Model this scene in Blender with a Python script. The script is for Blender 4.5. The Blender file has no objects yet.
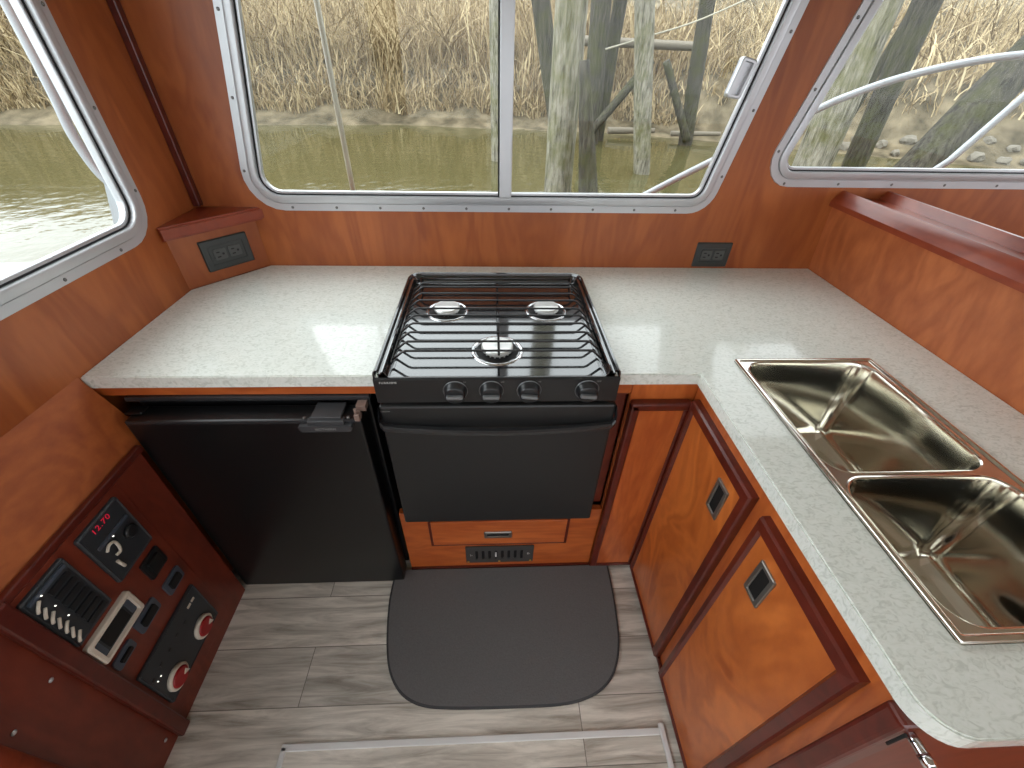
import bpy, bmesh, math, random
from mathutils import Vector, Matrix
C = bpy.context.scene.collection
PI = math.pi
rnd = random.Random(7)

# ------------------------------------------------------------------ camera
CAMZ = 1.4476
cd = bpy.data.cameras.new('camera'); cam = bpy.data.objects.new('camera', cd); C.objects.link(cam)
cd.sensor_fit = 'HORIZONTAL'; cd.sensor_width = 36.0; cd.lens = 36.0 * 419.96 / 1024
cd.clip_start = 0.02; cd.clip_end = 500
_R = Vector((0.99895216, -0.03965542, 0.02284782)); _U = Vector((0.00656091, 0.61815295, 0.78603047)); _F = Vector((0.04529381, 0.78505694, -0.61776538))
cam.matrix_world = Matrix(((_R.x, _U.x, -_F.x, 0), (_R.y, _U.y, -_F.y, 0), (_R.z, _U.z, -_F.z, CAMZ), (0, 0, 0, 1)))
bpy.context.scene.camera = cam

# ------------------------------------------------------------------ light
world = bpy.data.worlds.new('overcast_sky'); bpy.context.scene.world = world
world.use_nodes = True
wn = world.node_tree; wn.nodes.clear()
w_out = wn.nodes.new('ShaderNodeOutputWorld'); w_bg = wn.nodes.new('ShaderNodeBackground')
w_tc = wn.nodes.new('ShaderNodeTexCoord'); w_sep = wn.nodes.new('ShaderNodeSeparateXYZ'); w_r = wn.nodes.new('ShaderNodeValToRGB')
w_r.color_ramp.elements[0].position = 0.0; w_r.color_ramp.elements[0].color = (0.72, 0.76, 0.80, 1)
w_r.color_ramp.elements[1].position = 0.7; w_r.color_ramp.elements[1].color = (0.93, 0.96, 1.0, 1)
wn.links.new(w_tc.outputs['Generated'], w_sep.inputs[0]); wn.links.new(w_sep.outputs['Z'], w_r.inputs[0])
wn.links.new(w_r.outputs[0], w_bg.inputs[0]); wn.links.new(w_bg.outputs[0], w_out.inputs[0])
w_bg.inputs[1].default_value = 1.9

# the overcast is brighter towards the left of the cabin, where the veiled sun stands
w_dot = wn.nodes.new('ShaderNodeVectorMath'); w_dot.operation = 'DOT_PRODUCT'; w_dot.inputs[1].default_value = (-.82, -.12, .56)
w_mr = wn.nodes.new('ShaderNodeMapRange'); w_mr.inputs[1].default_value = -.1; w_mr.inputs[2].default_value = 1.0; w_mr.inputs[3].default_value = 1.6; w_mr.inputs[4].default_value = 2.6
wn.links.new(w_tc.outputs['Generated'], w_dot.inputs[0]); wn.links.new(w_dot.outputs['Value'], w_mr.inputs[0]); wn.links.new(w_mr.outputs[0], w_bg.inputs[1])
world.cycles.sampling_method = 'MANUAL'; world.cycles.sample_map_resolution = 512

vs = bpy.context.scene.view_settings
vs.view_transform = 'Standard'; vs.look = 'None'; vs.exposure = 1.05; vs.gamma = 1.0; vs.use_curve_mapping = False

# ------------------------------------------------------------------ materials
def lin(c):
    return tuple(((v/255)/12.92 if v/255 <= 0.04045 else (((v/255)+0.055)/1.055)**2.4) for v in c) + (1.0,)

def mat(name, rgb, rough=0.5, metal=0.0, spec=0.5, coat=0.0, bump=None, emit=None):
    m = bpy.data.materials.new(name); m.use_nodes = True
    b = m.node_tree.nodes['Principled BSDF']
    b.inputs['Base Color'].default_value = lin(rgb); b.inputs['Roughness'].default_value = rough
    b.inputs['Metallic'].default_value = metal; b.inputs['Specular IOR Level'].default_value = spec
    b.inputs['Coat Weight'].default_value = coat; b.inputs['Coat Roughness'].default_value = 0.15
    nt = m.node_tree
    tc = nt.nodes.new('ShaderNodeTexCoord')
    n = nt.nodes.new('ShaderNodeTexNoise'); n.inputs['Scale'].default_value = bump[0] if bump else 6.0
    n.inputs['Detail'].default_value = 4
    nt.links.new(tc.outputs['Object'], n.inputs['Vector'])
    # slight natural variation of the colour
    r = nt.nodes.new('ShaderNodeValToRGB')
    c = lin(rgb)
    r.color_ramp.elements[0].position = .3; r.color_ramp.elements[1].position = .7
    r.color_ramp.elements[0].color = tuple(v*0.93 for v in c[:3]) + (1,); r.color_ramp.elements[1].color = tuple(min(1, v*1.07) for v in c[:3]) + (1,)
    nt.links.new(n.outputs['Fac'], r.inputs[0]); nt.links.new(r.outputs[0], b.inputs['Base Color'])
    if bump:
        bp = nt.nodes.new('ShaderNodeBump'); bp.inputs['Strength'].default_value = bump[1]; bp.inputs['Distance'].default_value = bump[2]
        nt.links.new(n.outputs['Fac'], bp.inputs['Height']); nt.links.new(bp.outputs[0], b.inputs['Normal'])
    if emit:
        b.inputs['Emission Color'].default_value = lin(rgb); b.inputs['Emission Strength'].default_value = emit
    return m

def wood(name, light, dark, stretch, rough=0.33, coat=0.25, streak=0.55, off=(0, 0, 0)):
    """veneer: stretch = scale per axis, the small one runs along the grain"""
    m = bpy.data.materials.new(name); m.use_nodes = True; nt = m.node_tree; b = nt.nodes['Principled BSDF']
    b.inputs['Roughness'].default_value = rough; b.inputs['Coat Weight'].default_value = coat; b.inputs['Coat Roughness'].default_value = 0.2
    tc = nt.nodes.new('ShaderNodeTexCoord'); mp = nt.nodes.new('ShaderNodeMapping')
    mp.inputs['Scale'].default_value = stretch; mp.inputs['Location'].default_value = off
    nt.links.new(tc.outputs['Object'], mp.inputs[0])
    n1 = nt.nodes.new('ShaderNodeTexNoise'); n1.inputs['Scale'].default_value = 1.0; n1.inputs['Detail'].default_value = 3; n1.inputs['Distortion'].default_value = 1.4
    n2 = nt.nodes.new('ShaderNodeTexNoise'); n2.inputs['Scale'].default_value = 9.0; n2.inputs['Detail'].default_value = 5; n2.inputs['Roughness'].default_value = .6
    nt.links.new(mp.outputs[0], n1.inputs['Vector']); nt.links.new(mp.outputs[0], n2.inputs['Vector'])
    # contour rings of the first noise = cathedral figure
    mu = nt.nodes.new('ShaderNodeMath'); mu.operation = 'MULTIPLY'; mu.inputs[1].default_value = 34
    nt.links.new(n1.outputs['Fac'], mu.inputs[0])
    si = nt.nodes.new('ShaderNodeMath'); si.operation = 'SINE'; nt.links.new(mu.outputs[0], si.inputs[0])
    ma = nt.nodes.new('ShaderNodeMath'); ma.operation = 'MULTIPLY_ADD'; ma.inputs[1].default_value = 0.10; nt.links.new(si.outputs[0], ma.inputs[0])
    mix = nt.nodes.new('ShaderNodeMix'); mix.data_type = 'FLOAT'; mix.inputs[0].default_value = streak
    nt.links.new(n1.outputs['Fac'], mix.inputs[2]); nt.links.new(n2.outputs['Fac'], mix.inputs[3])
    nt.links.new(mix.outputs[0], ma.inputs[2])
    r = nt.nodes.new('ShaderNodeValToRGB'); r.color_ramp.elements[0].position = .28; r.color_ramp.elements[1].position = .72
    r.color_ramp.elements[0].color = lin(dark); r.color_ramp.elements[1].color = lin(light)
    nt.links.new(ma.outputs[0], r.inputs[0]); nt.links.new(r.outputs[0], b.inputs['Base Color'])
    return m

V_L, V_D = (198, 106, 50), (162, 76, 32)
M = {}
M['veneer_up'] = wood('cherry_veneer_upright', V_L, V_D, (7, 7, 1.6))
M['veneer_wall'] = wood('cherry_veneer_wall', (170, 94, 46), (138, 68, 30), (5, 5, 1.2), rough=.42, coat=.08, streak=.35)
M['veneer_door'] = wood('cherry_veneer_door', (214, 120, 54), (168, 82, 32), (5, 4, 2.4), streak=.3, off=(3, 1.3, 2))
M['veneer_side'] = wood('cherry_veneer_level', V_L, V_D, (1.6, 7, 7))
M['veneer_slope'] = wood('cherry_veneer_matt', (178, 96, 42), (146, 70, 28), (3, 3, 6), rough=.6, coat=0)
M['veneer_part'] = wood('cherry_veneer_partition', (186, 106, 60), (154, 80, 42), (6, 5, 1.8), rough=.42, coat=.1)
M['trim'] = wood('dark_cherry_trim', (100, 36, 24), (76, 24, 15), (5, 5, 5), rough=.3, coat=.2)
M['trim_red'] = wood('red_cherry_cap', (148, 66, 38), (120, 46, 26), (5, 2, 5), rough=.3, coat=.2)
M['panel_dark'] = wood('dark_cherry_panel', (124, 52, 32), (98, 36, 22), (5, 5, 2), rough=.38, coat=.1)
M['white_ceiling'] = mat('white_headliner', (232, 230, 224), .6)
M['alu'] = mat('satin_aluminium', (196, 197, 200), .38, .55)
M['alu_bright'] = mat('bright_aluminium', (196, 197, 200), .3, .6)
M['gasket'] = mat('black_rubber_gasket', (20, 20, 22), .6)
M['screw'] = mat('screw_head', (120, 118, 116), .35, .9)
M['brass'] = mat('brass_screw', (205, 170, 90), .3, .9)
M['enamel'] = mat('black_enamel', (20, 21, 22), .10, 0, .5, coat=1.0); M['enamel'].node_tree.nodes['Principled BSDF'].inputs['IOR'].default_value = 1.7; M['enamel'].node_tree.nodes['Principled BSDF'].inputs['Coat Roughness'].default_value = .05
M['range_black'] = mat('black_range_paint', (30, 30, 31), .33, 0, .5)
M['oven_black'] = mat('black_oven_door', (34, 34, 34), .38, 0, .45, bump=(500, .08, .001))
M['wire'] = mat('black_wire_grate', (16, 16, 16), .25, 0, .6)
M['cap'] = mat('burner_aluminium', (225, 225, 222), .32, .75)
M['chrome'] = mat('chrome', (225, 226, 228), .08, 1)
M['knob'] = mat('black_knob', (30, 31, 33), .28)
M['knob_grip'] = mat('knob_grip_satin', (130, 132, 134), .28, .5)
M['white_mark'] = mat('white_print', (215, 215, 212), .5)
M['grey_mark'] = mat('grey_print', (128, 128, 126), .5)
M['fridge'] = mat('black_fridge', (16, 16, 17), .3, 0, .5, bump=(420, .1, .001))
M['fridge_edge'] = mat('black_fridge_edge', (48, 48, 50), .25)
M['lip'] = mat('black_satin_lip', (40, 40, 42), .22, 0, .7)
M['latch'] = mat('dark_grey_latch', (58, 58, 60), .45)
M['tan_clip'] = mat('tan_strike', (130, 108, 98), .45)
M['outlet'] = mat('charcoal_outlet', (54, 57, 56), .4)
M['outlet_face'] = mat('grey_receptacle', (80, 82, 80), .45)
M['hole'] = mat('black_slot', (6, 6, 6), .7)
M['bezel'] = mat('satin_nickel_bezel', (140, 135, 128), .35, .8)
M['gunmetal'] = mat('gunmetal_grille', (84, 82, 80), .45, .4)
M['matstuff'] = mat('charcoal_mat', (98, 97, 97), .85, 0, .2, bump=(260, .45, .002))
M['mat_edge'] = mat('charcoal_mat_edge', (62, 62, 63), .8, 0, .2)
M['white_trim'] = mat('white_metal_edging', (214, 214, 212), .4)
M['panel_plastic'] = mat('charcoal_plastic', (46, 50, 54), .45)
M['panel_plastic2'] = mat('slate_plastic', (72, 80, 92), .42)
M['bone'] = mat('bone_plastic', (214, 204, 188), .45)
M['red_knob'] = mat('red_plastic', (150, 22, 24), .4)
M['led'] = mat('red_led_digit', (190, 30, 55), .5, emit=0.25)
M['ledw'] = mat('white_pilot_lamp', (235, 235, 225), .5, emit=0.8)
M['gelcoat'] = mat('white_gelcoat', (172, 178, 182), .3)
M['pipe'] = mat('white_painted_pipe', (168, 172, 176), .25, .1)
M['pale_line'] = mat('pale_tan', (164, 158, 140), .4)
M['rock'] = mat('pale_rock', (112, 106, 94), .9, bump=(9, .6, .05))
M['drift'] = mat('bleached_driftwood', (120, 112, 98), .9, bump=(30, .5, .01))

# quartz worktop: off-white with soft grey flecks
def quartz():
    m = bpy.data.materials.new('pale_quartz'); m.use_nodes = True; nt = m.node_tree; b = nt.nodes['Principled BSDF']
    b.inputs['Roughness'].default_value = .09; b.inputs['Specular IOR Level'].default_value = .42
    tc = nt.nodes.new('ShaderNodeTexCoord')
    mp = nt.nodes.new('ShaderNodeMapping'); mp.inputs['Scale'].default_value = (1, 1.7, 1); mp.inputs['Rotation'].default_value = (0, 0, .7)
    nt.links.new(tc.outputs['Object'], mp.inputs[0])
    n = nt.nodes.new('ShaderNodeTexNoise'); n.inputs['Scale'].default_value = 60; n.inputs['Detail'].default_value = 6; n.inputs['Distortion'].default_value = 1.8
    nt.links.new(mp.outputs[0], n.inputs['Vector'])
    r = nt.nodes.new('ShaderNodeValToRGB'); cr = r.color_ramp
    cr.elements[0].position = .33; cr.elements[0].color = lin((204, 207, 198)); cr.elements[1].position = .5; cr.elements[1].color = lin((224, 227, 219))
    e = cr.elements.new(.7); e.color = lin((230, 232, 226))
    nt.links.new(n.outputs['Fac'], r.inputs[0]); nt.links.new(r.outputs[0], b.inputs['Base Color'])
    return m
M['quartz'] = quartz()

def planks():
    m = bpy.data.materials.new('grey_oak_planks'); m.use_nodes = True; nt = m.node_tree; b = nt.nodes['Principled BSDF']
    b.inputs['Roughness'].default_value = .42
    tc = nt.nodes.new('ShaderNodeTexCoord')
    br = nt.nodes.new('ShaderNodeTexBrick'); br.inputs['Scale'].default_value = 1; br.inputs['Brick Width'].default_value = 1.25; br.inputs['Row Height'].default_value = .152
    br.inputs['Mortar Size'].default_value = .0012; br.inputs['Color1'].default_value = (0, 0, 0, 1); br.inputs['Color2'].default_value = (1, 1, 1, 1); br.inputs['Mortar'].default_value = (.5, .5, .5, 1)
    br.offset = .37
    mpb = nt.nodes.new('ShaderNodeMapping'); mpb.inputs['Location'].default_value = (.55, .07, 0)
    nt.links.new(tc.outputs['Object'], mpb.inputs[0]); nt.links.new(mpb.outputs[0], br.inputs['Vector'])
    sc = nt.nodes.new('ShaderNodeVectorMath'); sc.operation = 'SCALE'; sc.inputs[3].default_value = 13.0; nt.links.new(br.outputs['Color'], sc.inputs[0])
    ad = nt.nodes.new('ShaderNodeVectorMath'); ad.operation = 'ADD'; nt.links.new(tc.outputs['Object'], ad.inputs[0]); nt.links.new(sc.outputs[0], ad.inputs[1])
    mp = nt.nodes.new('ShaderNodeMapping'); mp.inputs['Scale'].default_value = (2.2, 20, 1); nt.links.new(ad.outputs[0], mp.inputs[0])
    n = nt.nodes.new('ShaderNodeTexNoise'); n.inputs['Scale'].default_value = 1.6; n.inputs['Detail'].default_value = 8; n.inputs['Roughness'].default_value = .65; n.inputs['Distortion'].default_value = .8
    nt.links.new(mp.outputs[0], n.inputs['Vector'])
    r = nt.nodes.new('ShaderNodeValToRGB'); cr = r.color_ramp; cr.elements[0].position = .3; cr.elements[0].color = lin((144, 136, 124)); cr.elements[1].position = .62; cr.elements[1].color = lin((222, 215, 203))
    nt.links.new(n.outputs['Fac'], r.inputs[0])
    # plank tone and dark joint
    hsv = nt.nodes.new('ShaderNodeHueSaturation'); mr = nt.nodes.new('ShaderNodeMapRange'); mr.inputs[3].default_value = .82; mr.inputs[4].default_value = 1.08
    nt.links.new(br.outputs['Color'], mr.inputs[0]); nt.links.new(mr.outputs[0], hsv.inputs['Value']); nt.links.new(r.outputs[0], hsv.inputs['Color'])
    mx = nt.nodes.new('ShaderNodeMix'); mx.data_type = 'RGBA'; mx.inputs[7].default_value = lin((118, 112, 103))
    nt.links.new(br.outputs['Fac'], mx.inputs[0]); nt.links.new(hsv.outputs[0], mx.inputs[6]); nt.links.new(mx.outputs[2], b.inputs['Base Color'])
    return m
M['planks'] = planks()

def steel():
    m = bpy.data.materials.new('stainless_steel'); m.use_nodes = True; nt = m.node_tree; b = nt.nodes['Principled BSDF']
    b.inputs['Metallic'].default_value = 1; b.inputs['Base Color'].default_value = lin((226, 223, 214)); b.inputs['Roughness'].default_value = .12
    tc = nt.nodes.new('ShaderNodeTexCoord'); n = nt.nodes.new('ShaderNodeTexNoise'); n.inputs['Scale'].default_value = 5; n.inputs['Detail'].default_value = 0
    mp = nt.nodes.new('ShaderNodeMapping'); mp.inputs['Scale'].default_value = (1, 1, 3); nt.links.new(tc.outputs['Object'], mp.inputs[0]); nt.links.new(mp.outputs[0], n.inputs['Vector'])
    bp = nt.nodes.new('ShaderNodeBump'); bp.inputs['Strength'].default_value = .12; bp.inputs['Distance'].default_value = .006
    nt.links.new(n.outputs['Fac'], bp.inputs['Height']); nt.links.new(bp.outputs[0], b.inputs['Normal'])
    return m
M['steel'] = steel()

def glass():
    m = bpy.data.materials.new('window_glass'); m.use_nodes = True; nt = m.node_tree; nt.nodes.clear()
    o = nt.nodes.new('ShaderNodeOutputMaterial'); t = nt.nodes.new('ShaderNodeBsdfTransparent'); g = nt.nodes.new('ShaderNodeBsdfGlossy')
    t.inputs[0].default_value = (.96, .98, .97, 1); g.inputs['Roughness'].default_value = .01
    lw = nt.nodes.new('ShaderNodeLayerWeight'); lw.inputs[0].default_value = .5
    pw = nt.nodes.new('ShaderNodeMath'); pw.operation = 'POWER'; pw.inputs[1].default_value = 4.0; nt.links.new(lw.outputs['Facing'], pw.inputs[0])
    f = nt.nodes.new('ShaderNodeMath'); f.operation = 'MULTIPLY_ADD'; f.inputs[1].default_value = .8; f.inputs[2].default_value = .014; nt.links.new(pw.outputs[0], f.inputs[0]); mx = nt.nodes.new('ShaderNodeMixShader')
    nt.links.new(f.outputs[0], mx.inputs[0]); nt.links.new(t.outputs[0], mx.inputs[1]); nt.links.new(g.outputs[0], mx.inputs[2]); nt.links.new(mx.outputs[0], o.inputs[0])
    return m
M['glass'] = glass()

def bark(name, top, low, zmid, zspan, moss):
    """weathered timber: grey, fine cracks along Z, algae towards the tide line (its own growth, not shade)"""
    m = bpy.data.materials.new(name); m.use_nodes = True; nt = m.node_tree; b = nt.nodes['Principled BSDF']; b.inputs['Roughness'].default_value = .9; b.inputs['Specular IOR Level'].default_value = .2
    tc = nt.nodes.new('ShaderNodeTexCoord'); mp = nt.nodes.new('ShaderNodeMapping'); mp.inputs['Scale'].default_value = (16, 16, 2.6)
    nt.links.new(tc.outputs['Object'], mp.inputs[0])
    n = nt.nodes.new('ShaderNodeTexNoise'); n.inputs['Scale'].default_value = 1.6; n.inputs['Detail'].default_value = 7; n.inputs['Roughness'].default_value = .7; nt.links.new(mp.outputs[0], n.inputs['Vector'])
    r = nt.nodes.new('ShaderNodeValToRGB'); r.color_ramp.elements[0].position = .33; r.color_ramp.elements[1].position = .62
    r.color_ramp.elements[0].color = lin(low); r.color_ramp.elements[1].color = lin(top); nt.links.new(n.outputs['Fac'], r.inputs[0])
    n2 = nt.nodes.new('ShaderNodeTexNoise'); n2.inputs['Scale'].default_value = 2.2; n2.inputs['Detail'].default_value = 4; nt.links.new(tc.outputs['Object'], n2.inputs['Vector'])
    r2 = nt.nodes.new('ShaderNodeValToRGB'); r2.color_ramp.elements[0].position = .46; r2.color_ramp.elements[1].position = .62
    r2.color_ramp.elements[0].color = (0, 0, 0, 1); r2.color_ramp.elements[1].color = (.6, .6, .6, 1); nt.links.new(n2.outputs['Fac'], r2.inputs[0])
    mx = nt.nodes.new('ShaderNodeMix'); mx.data_type = 'RGBA'; mx.inputs[7].default_value = lin(moss); n2.inputs['Roughness'].default_value = .7
    nt.links.new(r2.outputs[0], mx.inputs[0]); nt.links.new(r.outputs[0], mx.inputs[6]); nt.links.new(mx.outputs[2], b.inputs['Base Color'])
    bp = nt.nodes.new('ShaderNodeBump'); bp.inputs['Strength'].default_value = .6; bp.inputs['Distance'].default_value = .02
    nt.links.new(n.outputs['Fac'], bp.inputs['Height']); nt.links.new(bp.outputs[0], b.inputs['Normal'])
    return m
M['pile_pale'] = bark('pale_weathered_piling', (150, 145, 130), (62, 59, 48), 1, 1, (92, 92, 48))
M['pile_dark'] = bark('dark_weathered_piling', (86, 82, 72), (38, 36, 31), 1, 1, (70, 72, 36))

def reed_mat():
    m = bpy.data.materials.new('dry_reed'); m.use_nodes = True; nt = m.node_tree; b = nt.nodes['Principled BSDF']; b.inputs['Roughness'].default_value = .8; b.inputs['Specular IOR Level'].default_value = .2
    g = nt.nodes.new('ShaderNodeNewGeometry'); tc = nt.nodes.new('ShaderNodeTexCoord')
    n = nt.nodes.new('ShaderNodeTexNoise'); n.inputs['Scale'].default_value = .5; nt.links.new(tc.outputs['Object'], n.inputs['Vector'])
    mx = nt.nodes.new('ShaderNodeMix'); mx.data_type = 'FLOAT'; mx.inputs[0].default_value = .35
    nt.links.new(g.outputs['Random Per Island'], mx.inputs[2]); nt.links.new(n.outputs['Fac'], mx.inputs[3])
    r = nt.nodes.new('ShaderNodeValToRGB'); cr = r.color_ramp; cr.elements[0].position = 0; cr.elements[0].color = lin((84, 72, 54)); cr.elements[1].position = 1; cr.elements[1].color = lin((212, 198, 164))
    for p, c in ((.25, (124, 106, 80)), (.5, (158, 140, 108)), (.75, (186, 168, 132))):
        e = cr.elements.new(p); e.color = lin(c)
    nt.links.new(mx.outputs[0], r.inputs[0]); nt.links.new(r.outputs[0], b.inputs['Base Color'])
    return m
M['reed'] = reed_mat()

def ground_mat(name, a, c, sc):
    m = mat(name, a, .95, 0, .2); nt = m.node_tree
    r = [n for n in nt.nodes if n.type == 'VALTORGB'][0]; r.color_ramp.elements[0].color = lin(c); r.color_ramp.elements[1].color = lin(a)
    n = [n for n in nt.nodes if n.type == 'TEX_NOISE'][0]; n.inputs['Scale'].default_value = sc; n.inputs['Detail'].default_value = 8
    return m
M['bank'] = ground_mat('muddy_bank', (128, 116, 94), (64, 58, 44), 2.2)

def water_mat():
    m = bpy.data.materials.new('murky_water'); m.use_nodes = True; nt = m.node_tree; b = nt.nodes['Principled BSDF']
    b.inputs['Base Color'].default_value = lin((78, 74, 46)); b.inputs['Roughness'].default_value = .06; b.inputs['IOR'].default_value = 1.33
    tc = nt.nodes.new('ShaderNodeTexCoord'); mp = nt.nodes.new('ShaderNodeMapping'); mp.inputs['Scale'].default_value = (1, 1, 1); nt.links.new(tc.outputs['Object'], mp.inputs[0])
    n = nt.nodes.new('ShaderNodeTexNoise'); n.inputs['Scale'].default_value = 3.0; n.inputs['Detail'].default_value = 3; nt.links.new(mp.outputs[0], n.inputs['Vector'])
    bp = nt.nodes.new('ShaderNodeBump'); bp.inputs['Strength'].default_value = .12; bp.inputs['Distance'].default_value = .08
    nt.links.new(n.outputs['Fac'], bp.inputs['Height']); nt.links.new(bp.outputs[0], b.inputs['Normal'])
    return m
M['water'] = water_mat()

# ------------------------------------------------------------------ mesh helpers
def arr(f):
    def g(bm, *a, **k): f(bm, *a, **k); return bm
    return g

def B(): return bmesh.new()

def box(bm, x0, x1, y0, y1, z0, z1, bev=0.0, seg=2):
    t = bmesh.new(); bmesh.ops.create_cube(t, size=1.0)
    for v in t.verts:
        v.co = Vector(((x0+x1)/2 + v.co.x*(x1-x0), (y0+y1)/2 + v.co.y*(y1-y0), (z0+z1)/2 + v.co.z*(z1-z0)))
    if bev > 0: bmesh.ops.bevel(t, geom=list(t.edges), offset=min(bev, .45*min(abs(x1-x0), abs(y1-y0), abs(z1-z0))), segments=seg, profile=.5, affect='EDGES')
    merge(bm, t); return bm

def merge(bm, t):
    me = bpy.data.meshes.new('tmp'); t.to_mesh(me); t.free(); bm.from_mesh(me); bpy.data.meshes.remove(me)

def tube(bm, pts, r, n=10, caps=True, radii=None):
    pts = [Vector(p) for p in pts]; rings = []
    t0 = (pts[1]-pts[0]).normalized(); up = Vector((0, 0, 1)) if abs(t0.z) < .9 else Vector((1, 0, 0))
    u = t0.cross(up).normalized()
    for i, p in enumerate(pts):
        t = ((pts[min(i+1, len(pts)-1)]-pts[max(i-1, 0)])).normalized()
        u = (u - t*u.dot(t)).normalized(); w = t.cross(u)
        rr = radii[i] if radii else r
        rings.append([bm.verts.new(p + (u*math.cos(2*PI*k/n) + w*math.sin(2*PI*k/n))*rr) for k in range(n)])
    for a, b in zip(rings, rings[1:]):
        for k in range(n):
            f = bm.faces.new((a[k], a[(k+1) % n], b[(k+1) % n], b[k])); f.smooth = True
    if caps: bm.faces.new(rings[0][::-1]); bm.faces.new(rings[-1])
    return bm

def smooth_path(pts, k=6):
    pts = [Vector(p) for p in pts]; out = []
    for i in range(len(pts)-1):
        p0 = pts[max(i-1, 0)]; p1 = pts[i]; p2 = pts[i+1]; p3 = pts[min(i+2, len(pts)-1)]
        for j in range(k):
            t = j/k
            out.append(.5*((2*p1)+(p2-p0)*t+(2*p0-5*p1+4*p2-p3)*t*t+(3*p1-p0-3*p2+p3)*t**3))
    out.append(pts[-1]); return out

def lathe(bm, prof, center, axis='Z', n=32, cap=True):
    """prof: (radius, height) list; axis Z up or -Y (towards the room) or +X"""
    c = Vector(center)
    def P(r, h, a):
        if axis == 'Z': return c + Vector((r*math.cos(a), r*math.sin(a), h))
        if axis == '-Y': return c + Vector((r*math.cos(a), -h, r*math.sin(a)))
        return c + Vector((h, r*math.cos(a), r*math.sin(a)))
    rings = [[bm.verts.new(P(r, h, 2*PI*k/n)) for k in range(n)] for r, h in prof]
    for a, b in zip(rings, rings[1:]):
        for k in range(n):
            f = bm.faces.new((a[k], a[(k+1) % n], b[(k+1) % n], b[k])); f.smooth = True
    if cap: bm.faces.new(rings[-1]); bm.faces.new(rings[0][::-1])
    return bm

def rpoly(pts, rad, seg=6):
    """rounded polygon, counter-clockwise; rad one value or one per corner"""
    n = len(pts); out = []
    for i in range(n):
        p = Vector(pts[i]).to_2d(); a = Vector(pts[i-1]).to_2d(); b = Vector(pts[(i+1) % n]).to_2d()
        r = rad[i] if isinstance(rad, (list, tuple)) else rad
        d1 = (a-p).normalized(); d2 = (b-p).normalized()
        if r <= 1e-5: out += [p.copy() for _ in range(1)]; continue
        ang = d1.angle(d2); t = r/math.tan(ang/2); c = p + (d1+d2).normalized()*(r/math.sin(ang/2))
        s = p+d1*t; e = p+d2*t; a0 = math.atan2(s.y-c.y, s.x-c.x); a1 = math.atan2(e.y-c.y, e.x-c.x)
        da = (a1-a0+PI) % (2*PI)-PI
        for k in range(seg+1): out.append(Vector((c.x+r*math.cos(a0+da*k/seg), c.y+r*math.sin(a0+da*k/seg))))
    return out

def inset(pts, d):
    n = len(pts); out = []
    for i in range(n):
        p = Vector(pts[i]); a = Vector(pts[i-1]); b = Vector(pts[(i+1) % n])
        e1 = (p-a).normalized(); e2 = (b-p).normalized(); n1 = Vector((-e1.y, e1.x)); n2 = Vector((-e2.y, e2.x))
        out.append(p + (n1+n2)*(d/(1+n1.dot(n2))))
    return out

def MXY(u, v, h): return Vector((u, v, h))               # top plan, height up
def MBACK(u, v, h): return Vector((u, 1.416-h, v))       # back wall, h into the room
def MLEFT(u, v, h): return Vector((-0.92+h, u, v))       # left wall
def at_y(y0): return lambda u, v, h: Vector((u, y0-h, v))
def at_x(x0, s=1): return lambda u, v, h: Vector((x0+s*h, u, v))

def plate(bm, outer, holes, h0, h1, mp):
    """solid slab between heights h0 and h1 with holes"""
    t = bmesh.new(); edges = []
    for loop in [outer]+holes:
        vs_ = [t.verts.new((p[0], p[1], 0)) for p in loop]
        edges += [t.edges.new((vs_[i], vs_[(i+1) % len(vs_)])) for i in range(len(vs_))]
    res = bmesh.ops.triangle_fill(t, use_beauty=True, use_dissolve=False, edges=edges, normal=(0, 0, 1))
    if holes: # drop fills inside holes
        def inside(p, loop):
            c = False; j = len(loop)-1
            for i in range(len(loop)):
                if (loop[i][1] > p.y) != (loop[j][1] > p.y) and p.x < (loop[j][0]-loop[i][0])*(p.y-loop[i][1])/(loop[j][1]-loop[i][1])+loop[i][0]: c = not c
                j = i
            return c
        bad = [f for f in t.faces if any(inside(f.calc_center_median(), hl) for hl in holes)]
        bmesh.ops.delete(t, geom=bad, context='FACES_ONLY')
    g = bmesh.ops.extrude_face_region(t, geom=list(t.faces))
    for v in [e for e in g['geom'] if isinstance(e, bmesh.types.BMVert)]: v.co.z = 1
    for v in t.verts: v.co = mp(v.co.x, v.co.y, h0 if v.co.z < .5 else h1)
    bmesh.ops.recalc_face_normals(t, faces=t.faces)
    merge(bm, t); return bm

def ringprof(bm, pts, rad, prof, mp, closed_prof=False, seg=6):
    """profile (inset, height) swept round a rounded polygon"""
    rings = []
    for d, h in prof:
        q = rpoly(inset(pts, d), [max(r-d, .003) for r in rad] if isinstance(rad, (list, tuple)) else max(rad-d, .003), seg)
        rings.append([bm.verts.new(mp(p.x, p.y, h)) for p in q])
    pairs = list(zip(rings, rings[1:])) + ([(rings[-1], rings[0])] if closed_prof else [])
    for a, b in pairs:
        n = len(a)
        for k in range(n): bm.faces.new((a[k], a[(k+1) % n], b[(k+1) % n], b[k]))
    return rings

ORG = {}
def finish(bm, name, m, parent=None, smooth=None):
    bmesh.ops.recalc_face_normals(bm, faces=bm.faces)
    me = bpy.data.meshes.new(name); bm.to_mesh(me); bm.free(); me.materials.append(M[m] if isinstance(m, str) else m)
    if smooth is not None:
        me.shade_smooth() if smooth else me.shade_flat()
        if smooth: me.set_sharp_from_angle(angle=math.radians(35))
    o = bpy.data.objects.new(name, me); C.objects.link(o)
    if parent is not None:
        w = ORG[parent]; me.transform(Matrix.Translation(-w)); o.parent = parent; ORG[o] = w
    else: ORG[o] = Vector((0, 0, 0))
    return o

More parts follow.
